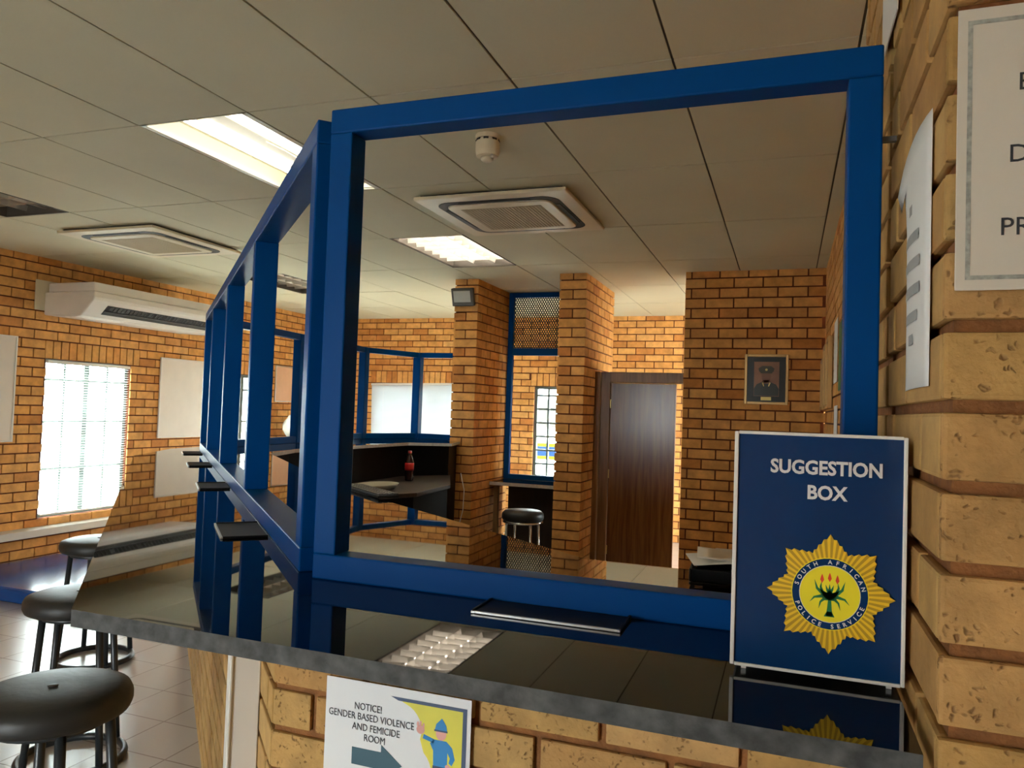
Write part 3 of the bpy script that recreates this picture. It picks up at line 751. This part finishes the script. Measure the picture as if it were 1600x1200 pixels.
def rrect(a, b, r, n=6):
    P = []
    for cx, cy, s in ((a-r, b-r, 0), (-a+r, b-r, PI/2), (-a+r, -b+r, PI), (a-r, -b+r, 3*PI/2)):
        for k in range(n+1): P.append((cx+r*math.cos(s+PI/2*k/n), cy+r*math.sin(s+PI/2*k/n)))
    return P
def cassette(label, cx, cy):
    t = thing('cassette_air_conditioner', label, 'air conditioner', (cx, cy, HC), 0, 'ceiling cassette air conditioners')
    bm = BM(); prism(bm, [(-.46, -.46), (.46, -.46), (.46, .46), (-.46, .46)], -.035, -.014); obj('panel', bm, 'cream', t, bevel=.006, seg=3)
    bm = BM(); prism(bm, [(-.43, -.43), (.43, -.43), (.43, .43), (-.43, .43)], -.015, -.0015); obj('shadow_gap', bm, 'dark', t)  # dark filler paints in the shadow gap between panel and ceiling
    bm = BM(); o, i = rrect(.375, .375, .10), rrect(.325, .325, .07)
    A = [bm.verts.new((*p, -.0375)) for p in o]; B = [bm.verts.new((*p, -.0375)) for p in i]; A2 = [bm.verts.new((*p, -.034)) for p in o]; B2 = [bm.verts.new((*p, -.034)) for p in i]
    n = len(o)
    for k in range(n):
        k2 = (k+1) % n
        bm.faces.new((A[k], A[k2], B[k2], B[k])); bm.faces.new((A[k], A2[k], A2[k2], A[k2])); bm.faces.new((B[k], B[k2], B2[k2], B2[k]))
    obj('air_slot', bm, 'dark', t)
    bm = BM(); prism(bm, rrect(.322, .322, .06), -.047, -.034); obj('intake_cover', bm, 'cream', t, bevel=.006)
    bm = BM()
    for k in range(24): x = -.235+.47*k/23; box(bm, x-.006, x+.006, -.245, .245, -.0505, -.0465)
    box(bm, -.25, .25, -.25, .25, -.0485, -.0468)
    obj('intake_grille', bm, 'creamgrill', t)
    bm = BM()
    for s in (-1, 1): box(bm, s*.347-.012, s*.347+.012, -.22, .22, -.042, -.0376); box(bm, -.22, .22, s*.347-.012, s*.347+.012, -.042, -.0376)
    obj('air_vane', bm, 'dark', t, bevel=.002)
cassette('cream cassette air conditioner seen through the front blue frame', -1.61, 4.36)
cassette('cream cassette air conditioner in the ceiling left of the slanting frame', -4.68, 4.56)

def sounder():
    t = thing('fire_sounder', 'cream fire sounder hanging from the ceiling inside the front frame', 'sounder', (-1.292, 3.12, HC-.12), 0)
    bm = BM(); lathe(bm, [(.056, .098), (.056, .119), (.04, .1195)], 28); obj('base', bm, 'cream', t, smooth=False, bevel=.003)
    bm = BM(); lathe(bm, [(.03, .018), (.050, .022), (.054, .045), (.054, .085), (.048, .0985), (0, .0985)], 28); obj('body', bm, 'cream', t, bevel=.002)
    bm = BM()
    for k in range(8):
        a = 2*PI*k/8; tube(bm, [(.0495*math.cos(a), .0495*math.sin(a), .092), (.0495*math.cos(a+.45), .0495*math.sin(a+.45), .092)], .0062, 6)
    obj('sound_slot', bm, 'dark', t)
    bm = BM(); lathe(bm, [(0, 0), (.022, .001), (.029, .008), (.029, .020)], 24); obj('nozzle', bm, 'cream', t, smooth=True)
    bm = BM(); lathe(bm, [(0, .006), (.007, .007), (.008, .013), (.006, .022)], 12, c=(.034, -.028)); obj('indicator', bm, 'white', t, smooth=True)
sounder()

# ------------------------------------------------------------------ wall air conditioner
def wall_ac():
    t = thing('wall_air_conditioner', 'long cream wall air conditioner high on the left brick wall', 'air conditioner', (XL+.012, 4.95, 2.24), 0)
    L = 1.62
    def prof(bm, P, y0, y1):
        A = [bm.verts.new((x, y0, z)) for x, z in P]; B = [bm.verts.new((x, y1, z)) for x, z in P]; n = len(P)
        bm.faces.new(A); bm.faces.new(B[::-1])
        for k in range(n): bm.faces.new((A[k], B[k], B[(k+1) % n], A[(k+1) % n]))
    bm = BM(); prof(bm, [(.01, .02), (.38, .0), (.455, .012), (.598, .15), (.606, .175), (.606, .225), (.01, .225)], 0, L); obj('casing', bm, 'white', t, bevel=.012, seg=3)
    bm = BM(); prof(bm, [(.03, .226), (.585, .226), (.575, .31), (.03, .31)], .02, L-.02); obj('top_cover', bm, 'white', t, bevel=.008)
    # slot in the slanted lower front
    d = Vector((.143, 0, .138)).normalized(); n = Vector((d.z, 0, -d.x))
    def slab(bm, s0, s1, y0, y1, h0, h1):
        base = Vector((.455, 0, .012))
        q = [base+d*s+n*h for s, h in ((s0, h0), (s1, h0), (s1, h1), (s0, h1))]
        A = [bm.verts.new((p.x, y0, p.z)) for p in q]; B = [bm.verts.new((p.x, y1, p.z)) for p in q]
        bm.faces.new(A); bm.faces.new(B[::-1])
        for k in range(4): bm.faces.new((A[k], B[k], B[(k+1) % 4], A[(k+1) % 4]))
    bm = BM(); slab(bm, .045, .155, .18, L-.10, -.002, .003); obj('outlet_slot', bm, 'dark', t)
    bm = BM(); slab(bm, .085, .091, .18, L-.10, .0035, .012)
    for k in range(30): y = .18+(L-.34)*k/29; slab(bm, .10, .15, y-.002, y+.002, .0035, .008)
    obj('vane', bm, 'steelgrey', t)
    obj('end_cap', boxes((-.0, .01, -.09, L*.3, .06, .33)), 'cream', t, bevel=.004)
    bm = BM(); slab(bm, .06, .085, L-.06, L-.03, .0005, .003); obj('display', bm, 'steelgrey', t)
wall_ac()

# ------------------------------------------------------------------ boards on the left wall
def board(label, y0, y1, z0, z1, mat='board'):
    t = thing('wall_board', label, 'board', (XL, y0, z0), 0, 'boards on the left wall')
    w, h = y1-y0, z1-z0
    obj('panel', boxes((.003, .014, .012, w-.012, .012, h-.012)), mat, t)
    obj('rim', boxes((.003, .022, 0, .014, 0, h), (.003, .022, w-.014, w, 0, h), (.003, .022, .014, w-.014, 0, .014), (.003, .022, .014, w-.014, h-.014, h)), 'alu' if mat == 'peach' else 'white', t, bevel=.002)
    return t
board('pale blank board cut off at the left edge of the photo', 3.75, 4.725, 1.125, 2.045)
board('pale blank board between the tall left window and the blue frame', 6.34, 7.28, 1.12, 1.985)
board('peach noticeboard glimpsed between the two nearest posts of the slanting frame', 8.28, 9.2, 1.55, 2.03, 'peach')

# ------------------------------------------------------------------ stools
def make_stool(label):
    t = thing('bar_stool', label, 'stool', (0, 0, 0), 0, 'black round bar stools')
    bm = BM(); lathe(bm, [(0, .635), (.185, .635), (.203, .643), (.210, .66), (.210, .68), (.202, .698), (.17, .709), (.08, .713), (0, .714)], 40)
    st = obj('seat', bm, 'black', t, smooth=True)
    bm = BM(); lathe(bm, [(0, .7125), (.012, .7135), (.015, .716), (0, .7175)], 14); obj('button', bm, 'black', st, smooth=True)
    bm = BM(); tube(bm, [(.15*math.cos(2*PI*k/32), .15*math.sin(2*PI*k/32), .625) for k in range(32)], .011, 8, True); obj('seat_ring', bm, 'blackpaint', t, smooth=True)
    for k in range(4):
        a = PI/4+k*PI/2+.25
        bm = BM(); tube(bm, [(.15*math.cos(a), .15*math.sin(a), .63), (.20*math.cos(a), .20*math.sin(a), .018)], .0145, 10); obj('leg', bm, 'blackpaint', t, smooth=True)
    bm = BM(); tube(bm, [(.20*math.cos(2*PI*k/40), .20*math.sin(2*PI*k/40), .016) for k in range(40)], .0155, 10, True); obj('base_ring', bm, 'blackpaint', t, smooth=True)
    return t
def dup(root, loc, rz, label):
    r = root.copy(); COL.objects.link(r); r.location = loc; r.rotation_euler = (0, 0, rz); r['label'] = label
    for ch in list(root.children):
        c = ch.copy(); COL.objects.link(c); c.parent = r
        for gch in list(ch.children):
            d = gch.copy(); COL.objects.link(d); d.parent = c
    return r
st = make_stool('black round bar stool nearest the viewer at the bottom left')
st.location = (-1.965, 1.635, 0)
dup(st, (-2.83, 2.46, 0), .35, 'black round bar stool, middle of the three in front of the counter')
dup(st, (-3.80, 3.42, 0), .1, 'black round bar stool, farthest of the three, beside the blue mat')
def chrome_stool():
    t = thing('chrome_stool', 'black round stool with chrome legs between the two brick pillars', 'stool', (-2.04, 5.97, 0), 0)
    bm = BM(); lathe(bm, [(0, .64), (.15, .64), (.168, .65), (.175, .67), (.172, .70), (.15, .722), (0, .73)], 32); obj('seat', bm, 'black', t, smooth=True)
    bm = BM(); lathe(bm, [(.16, .624), (.17, .63), (.168, .642), (.15, .642)], 32); obj('trim_ring', bm, 'chrome', t, smooth=True)
    for k in range(4):
        a = PI/4+k*PI/2; bm = BM(); tube(bm, [(.145*math.cos(a), .145*math.sin(a), .64), (.165*math.cos(a), .165*math.sin(a), 0)], .011, 10); obj('leg', bm, 'chrome', t, smooth=True)
    bm = BM(); tube(bm, [(.158*math.cos(2*PI*k/32), .158*math.sin(2*PI*k/32), .22) for k in range(32)], .008, 8, True); obj('foot_ring', bm, 'chrome', t, smooth=True)
chrome_stool()
o = obj('floor_mat', boxes((-6.22, -4.62, 4.05, 5.15, .001, .11)), 'mat', bevel=.03, seg=4); tag(o, 'glossy blue low mat on the floor by the left wall', 'mat')

# ------------------------------------------------------------------ behind the counter
def desk():
    t = thing('writing_desk', 'dark low desk behind the far counter, holding the bottle', 'desk', (-3.05, 4.2, 0), 0)
    bm = BM(); prism(bm, [(-.06, -.05), (.45, .20), (.63, .58), (.58, 1.25), (.22, 2.03), (-.02, 1.70), (-.06, 1.6)], .92, .95); obj('desktop', bm, 'darkwood', t, bevel=.004)
    bm = BM(); prism(bm, [(-.05, .0), (.43, .22), (.60, .59), (.56, 1.24), (.21, 1.98), (-.01, 1.68), (-.05, 1.6)], .0, .918); obj('cabinet', bm, 'blackwood', t)
    return t
desk()
# dark inner faces of the counter
def inner_panel():
    bm = BM(); P = [(-2.93, 6.575), (-2.83, 6.185), (-3.135, 5.97), (-3.165, 4.33), (-3.0, 3.9), (-1.60, 2.49), (-.44, 1.635), (.10, 1.63)]
    Q = [(-2.95, 6.575), (-2.85, 6.20), (-3.155, 5.985), (-3.185, 4.32), (-3.02, 3.88), (-1.615, 2.47), (-.45, 1.61), (.10, 1.608)]
    prism(bm, P+Q[::-1], 0, CT-.026); o = obj('inner_panelling', bm, 'blackwood'); bmesh_tri(o)
    tag(o, 'black panelling on the inner side of the counter', 'panel')
inner_panel()
def bottle():
    t = thing('cooldrink_bottle', 'cola coloured bottle with red label standing on the dark desk', 'bottle', (-2.86, 5.50, .951), 0)
    bm = BM(); lathe(bm, [(0, 0), (.028, 0), (.033, .006), (.034, .03), (.030, .06), (.034, .085), (.036, .13), (.034, .155), (.022, .19), (.013, .21), (.0125, .235), (0, .236)], 24); obj('body', bm, 'colaliquid', t, smooth=True)
    bm = BM(); lathe(bm, [(.0355, .085), (.0372, .095), (.0375, .13), (.0355, .145)], 24); obj('wrapper', bm, 'cola', t, smooth=True)
    bm = BM(); lathe(bm, [(.0145, .222), (.0148, .238), (.012, .241), (0, .241)], 16); obj('cap', bm, 'cola', t)
bottle()
t = thing('oval_dish', 'pale oval dish lying on the dark desk left of the bottle', 'dish', (-2.74, 4.80, .951), 0)
bm = BM(); lathe(bm, [(0, .004), (.07, .004), (.10, .014), (.125, .040), (.130, .040), (.105, .008), (.07, 0), (0, 0)], 32)
for v in bm.verts: v.co.y *= 1.5
obj('bowl', bm, 'bowl', t, smooth=True)
def keyboard():
    t = thing('keyboard', 'black keyboard lying on the inner edge of the granite counter', 'keyboard', (-1.40, 2.385, CT+.001), math.radians(-38))
    obj('case', boxes((-.20, .17, -.030, .045, 0, .011)), 'blackplastic', t, bevel=.004)
    bm = BM()
    for r in range(4):
        for k in range(14): x = -.185+k*.0245; y = -.024+r*.019; box(bm, x, x+.02, y, y+.015, .0105, .0145)
    obj('keys', bm, 'blackpaint', t)
keyboard()
def papers():
    t = thing('letter_tray', 'black letter tray on the counter left of the suggestion box', 'tray', (-.085, 1.535, CT), .05)
    bm = BM(); box(bm, -.085, .15, -.09, .06, .004, .010); box(bm, -.085, -.08, -.09, .06, .010, .034); box(bm, .145, .15, -.09, .06, .010, .034); box(bm, -.08, .145, .055, .06, .010, .034); box(bm, -.08, .145, -.09, -.085, .010, .034)
    obj('tray', bm, 'blackplastic', t, bevel=.004)
    for a in (-.075, .125):
        for b in (-.08, .04): obj('foot', boxes((a, a+.015, b, b+.015, .0003, .005)), 'chrome', t)
    o = thing('loose_papers', 'loose yellowish papers lying in the black letter tray', 'paper', (-.085, 1.535, CT+.036), .05)
    for k, (a, dx, dz) in enumerate(((.2, .0, 0), (-.25, .03, .004), (.05, .015, .008))):
        bm = BM(); n = 6; V = {}
        for i in range(n+1):
            for j in range(n+1):
                x, y = -.09+.18*i/n, -.06+.12*j/n
                V[i, j] = bm.verts.new((x*math.cos(a)-y*math.sin(a)+dx, x*math.sin(a)+y*math.cos(a)-.01, dz+.006*math.sin(3*i/n+k)+.008*(i/n)**2+.004))
        for i in range(n):
            for j in range(n): bm.faces.new((V[i, j], V[i+1, j], V[i+1, j+1], V[i, j+1]))
        q = obj('sheet', bm, 'laminate', o, smooth=True); md = q.modifiers.new('thick', 'SOLIDIFY'); md.thickness = .0008
papers()
bm = BM(); tube(bm, [(-2.80, 6.40, .955), (-2.77, 6.42, .80), (-2.775, 6.42, .62), (-2.80, 6.41, .50), (-2.84, 6.40, .40), (-2.85, 6.40, .006)], .004, 6)
o = obj('cable', bm, 'white', smooth=True); tag(o, 'thin white cable hanging beside the floodlit brick pillar', 'cable')

# screen and ledge between the pillars
def screen():
    x0, x1, y = P1[1]+.002, P2[0]-.002, 7.44
    t = thing('mesh_screen', 'blue framed screen with expanded metal mesh between the two brick pillars', 'screen', (x0, y, .835), 0)
    w, H = x1-x0, HC-.835-.004
    obj('post', boxes((0, .055, 0, .05, 0, H)), 'blue', t, bevel=.003); obj('post', boxes((w-.055, w, 0, .05, 0, H)), 'blue', t, bevel=.003)
    for a, b in ((0, .05), (1.285, 1.36), (H-.05, H)): obj('rail', boxes((.055, w-.055, .002, .048, a, b)), 'blue', t, bevel=.003)
    bm = BM(); X0, X1, Z0, Z1 = .055, w-.055, 1.36, H-.05
    p = .026; k = -60
    sl = 1.7
    for sgn in (1, -1):
        for k in range(-60, 120):
            c = X0+k*p
            pts = []
            # line x = c + sgn*(z-Z0)/sl clipped to the rectangle
            za, zb = Z0, Z1
            f = lambda z: c+sgn*(z-Z0)/sl
            if sgn > 0: za = max(za, Z0+(X0-c)*sl); zb = min(zb, Z0+(X1-c)*sl)
            else: za = max(za, Z0+(c-X1)*sl); zb = min(zb, Z0+(c-X0)*sl)
            if zb-za < .01: continue
            tube(bm, [(f(za), .025+.002*sgn, za), (f(zb), .025+.002*sgn, zb)], .0052, 4)
    obj('mesh', bm, 'blackpaint', t)
    l = thing('pillar_ledge', 'black granite ledge with pale front edge between the two brick pillars', 'ledge', (x0, 7.05, 0), 0)
    bm = BM(); prism(bm, [(-.02, -.0), (w-.001, -.0), (w-.001, .48), (.001, .48), (.001, .0)][:1] + [(w-.001, 0), (w-.001, .48), (.001, .48)], .80, .833) if False else box(bm, .001, w-.001, 0, .48, .80, .833)
    bm.normal_update()
    for f in bm.faces: f.material_index = 1 if f.calc_center_median().y < .01 else 0
    obj('slab', bm, ['granite', 'granite_pale'], l)
    obj('front_panel', boxes((.06, w-.002, .40, .42, 0, .799)), 'darkwood', l)
    obj('leg', boxes((.03, .075, .05, .10, 0, .799)), 'legwood', l, bevel=.003)
screen()

# floodlight, portrait, pictures
def flood():
    t = thing('floodlight', 'grey floodlight on the left brick pillar just below the ceiling', 'floodlight', (-2.90, 6.6, 2.60), 0)
    A = math.radians(18)
    def til(bm):
        for v in bm.verts:
            y, z = v.co.y, v.co.z; v.co.y = y*math.cos(A)-z*math.sin(A)-.055; v.co.z = y*math.sin(A)+z*math.cos(A)
        return bm
    obj('housing', til(boxes((-.115, .105, -.025, .025, -.085, .085))), 'steelgrey', t, bevel=.008)
    obj('lens', til(boxes((-.09, .08, -.029, -.0255, -.045, .062))), 'floodglass', t)
    obj('bracket', boxes((-.02, .02, -.03, -.002, -.03, .03)), 'steelgrey', t)
flood()
def portrait():
    t = thing('portrait', 'gilt framed portrait of a person in dark uniform and peaked cap on the brick wall', 'picture', (-.343, 6.57, 1.665), 0)
    w, h = .343, .412; d = -.024
    obj('frame', boxes((0, .022, d, -.003, 0, h), (w-.022, w, d, -.003, 0, h), (.022, w-.022, d, -.003, 0, .022), (.022, w-.022, d, -.003, h-.022, h)), 'frame_gold', t, bevel=.004)
    obj('mount', boxes((.02, w-.02, -.016, -.006, .02, h-.02)), 'mat_dark', t)
    bm = BM(); sheet(bm, rect(.075, w-.072, .068, h-.062), -.0172, 0, .001)
    ph = obj('photograph', bm, 'photobg', t)
    cx = w/2
    def part(n, m, shapes, y):
        bm = BM()
        for q in shapes: sheet(bm, q, y, 0, .0005)
        obj(n, bm, m, ph)
    part('uniform_print', 'uniform', [[(.077, .070), (w-.074, .070), (w-.074, .13), (w-.095, .165), (cx+.03, .185), (cx-.03, .185), (.098, .165), (.077, .13)]], -.0178)
    part('face_print', 'photoskin', [disc(cx, .23, .036, .05, 24), rect(cx-.02, cx+.02, .17, .2)], -.0184)
    part('cap_print', 'cap', [[(cx-.055, .268), (cx+.055, .268), (cx+.062, .295), (cx+.035, .315), (cx-.035, .315), (cx-.062, .295)], [(cx-.042, .255), (cx+.042, .255), (cx+.05, .268), (cx-.05, .268)]], -.019)
    part('insignia_print', 'brass', [disc(cx, .285, .01, n=12), [(cx-.035, .178), (cx-.025, .183), (cx-.015, .15), (cx-.022, .148)], [(cx+.035, .178), (cx+.025, .183), (cx+.015, .15), (cx+.022, .148)]], -.0195)
    bm = BM(); sheet(bm, rect(cx-.04, cx+.04, .034, .062), -.0175, 0, .0012); obj('name_plate', bm, 'brass', t)
portrait()
def wall_pic(label, y, wd, z0, z1):
    t = thing('framed_picture', label, 'picture', (XR, y, z0), 0, 'framed pictures on the right wall')
    h = z1-z0
    obj('frame', boxes((-.035, -.003, 0, .025, 0, h), (-.035, -.003, wd-.025, wd, 0, h), (-.035, -.003, .025, wd-.025, 0, .025), (-.035, -.003, .025, wd-.025, h-.025, h)), 'frame_gold', t, bevel=.004)
    obj('print', boxes((-.018, -.006, .02, wd-.02, .02, h-.02)), 'board', t)
wall_pic('gilt framed picture on the right wall, nearest of the three in the row', 5.30, .34, 1.63, 2.10)
wall_pic('gilt framed picture on the right wall, middle of the three in the row', 5.72, .34, 1.63, 2.09)
wall_pic('gilt framed picture on the right wall, closest to the portrait wall', 6.14, .34, 1.63, 2.02)
def wall_sheet(label, y, wd, z0, z1, mat='paper'):
    o = obj('wall_paper_sheet', boxes((XR-.006, XR-.003, y, y+wd, z0, z1)), mat); tag(o, label, 'paper', 'sheets on the right wall')
wall_sheet('upper white sheet on the right wall beside the framed pictures', 4.82, .32, 1.78, 2.16)
wall_sheet('small dark green sheet on the right wall at the frame post', 4.45, .22, 1.72, 2.1, 'green')
wall_sheet('lower white sheet on the right wall near the suggestion box', 4.72, .30, 1.44, 1.64)

# clutter seen between the posts of the slanting frame
def bag():
    t = thing('plastic_bag', 'bulging whitish plastic bag on a blue chair behind the slanting frame', 'bag', (-6.0, 8.42, 1.055), 0)
    bm = BM(); bmesh.ops.create_icosphere(bm, subdivisions=3, radius=1)
    for v in bm.verts:
        x, y, z = v.co; r = 1+.08*math.sin(5*x+3*z)+.06*math.sin(7*y)
        v.co = (x*.18*r, y*.24*r, max(.002, .20+z*.20*r*(1-.25*max(0, z))))
    obj('sack', bm, 'bag', t, smooth=True)
    c = thing('blue_chair', 'tall blue chair carrying the whitish plastic bag by the left wall', 'chair', (-6.0, 8.42, 0), 0)
    obj('seat', boxes((-.22, .22, -.26, .26, 1.0, 1.05)), 'blue', c, bevel=.012)
    for sx in (-1, 1):
        for sy in (-1, 1): obj('leg', boxes((sx*.19-.015, sx*.19+.015, sy*.22-.015, sy*.22+.015, 0, .999)), 'blackpaint', c)
bag()

# van outside the small back window
def van():
    t = thing('police_van', 'white van with yellow and blue stripes outside the small back window', 'van', (-6.2, 13.2, -.045), 0)
    bm = BM(); P = [(0, .35), (4.6, .35), (4.6, 1.9), (4.4, 2.0), (1.5, 2.0), (.9, 1.35), (.05, 1.15)]
    A = [bm.verts.new((x, 0, z)) for x, z in P]; B = [bm.verts.new((x, 1.8, z)) for x, z in P]; n = len(P)
    bm.faces.new(A[::-1]); bm.faces.new(B)
    for k in range(n): bm.faces.new((A[k], A[(k+1) % n], B[(k+1) % n], B[k]))
    obj('body', bm, 'vanwhite', t, bevel=.05, seg=3)
    obj('blue_stripe', boxes((.1, 4.55, -.006, -.001, .78, .95)), 'vanblue', t); obj('yellow_stripe', boxes((.1, 4.55, -.006, -.001, .95, 1.01)), 'vanyellow', t); obj('yellow_stripe', boxes((.1, 4.55, -.006, -.001, .72, .78)), 'vanyellow', t)
    obj('window', boxes((1.5, 2.3, -.005, .0, 1.3, 1.8)), 'dark', t); obj('window', boxes((2.5, 4.3, -.005, .0, 1.3, 1.8)), 'dark', t)
    for x in (.9, 3.8):
        bm = BM(); lathe(bm, [(0, -.1), (.2, -.1), (.31, -.08), (.33, 0), (.31, .08), (.2, .1), (0, .1)], 28)
        for v in bm.verts: v.co = Vector((v.co.x+x, v.co.z+.06, v.co.y+.335))
        obj('wheel', bm, 'blackpaint', t, smooth=True)
van()
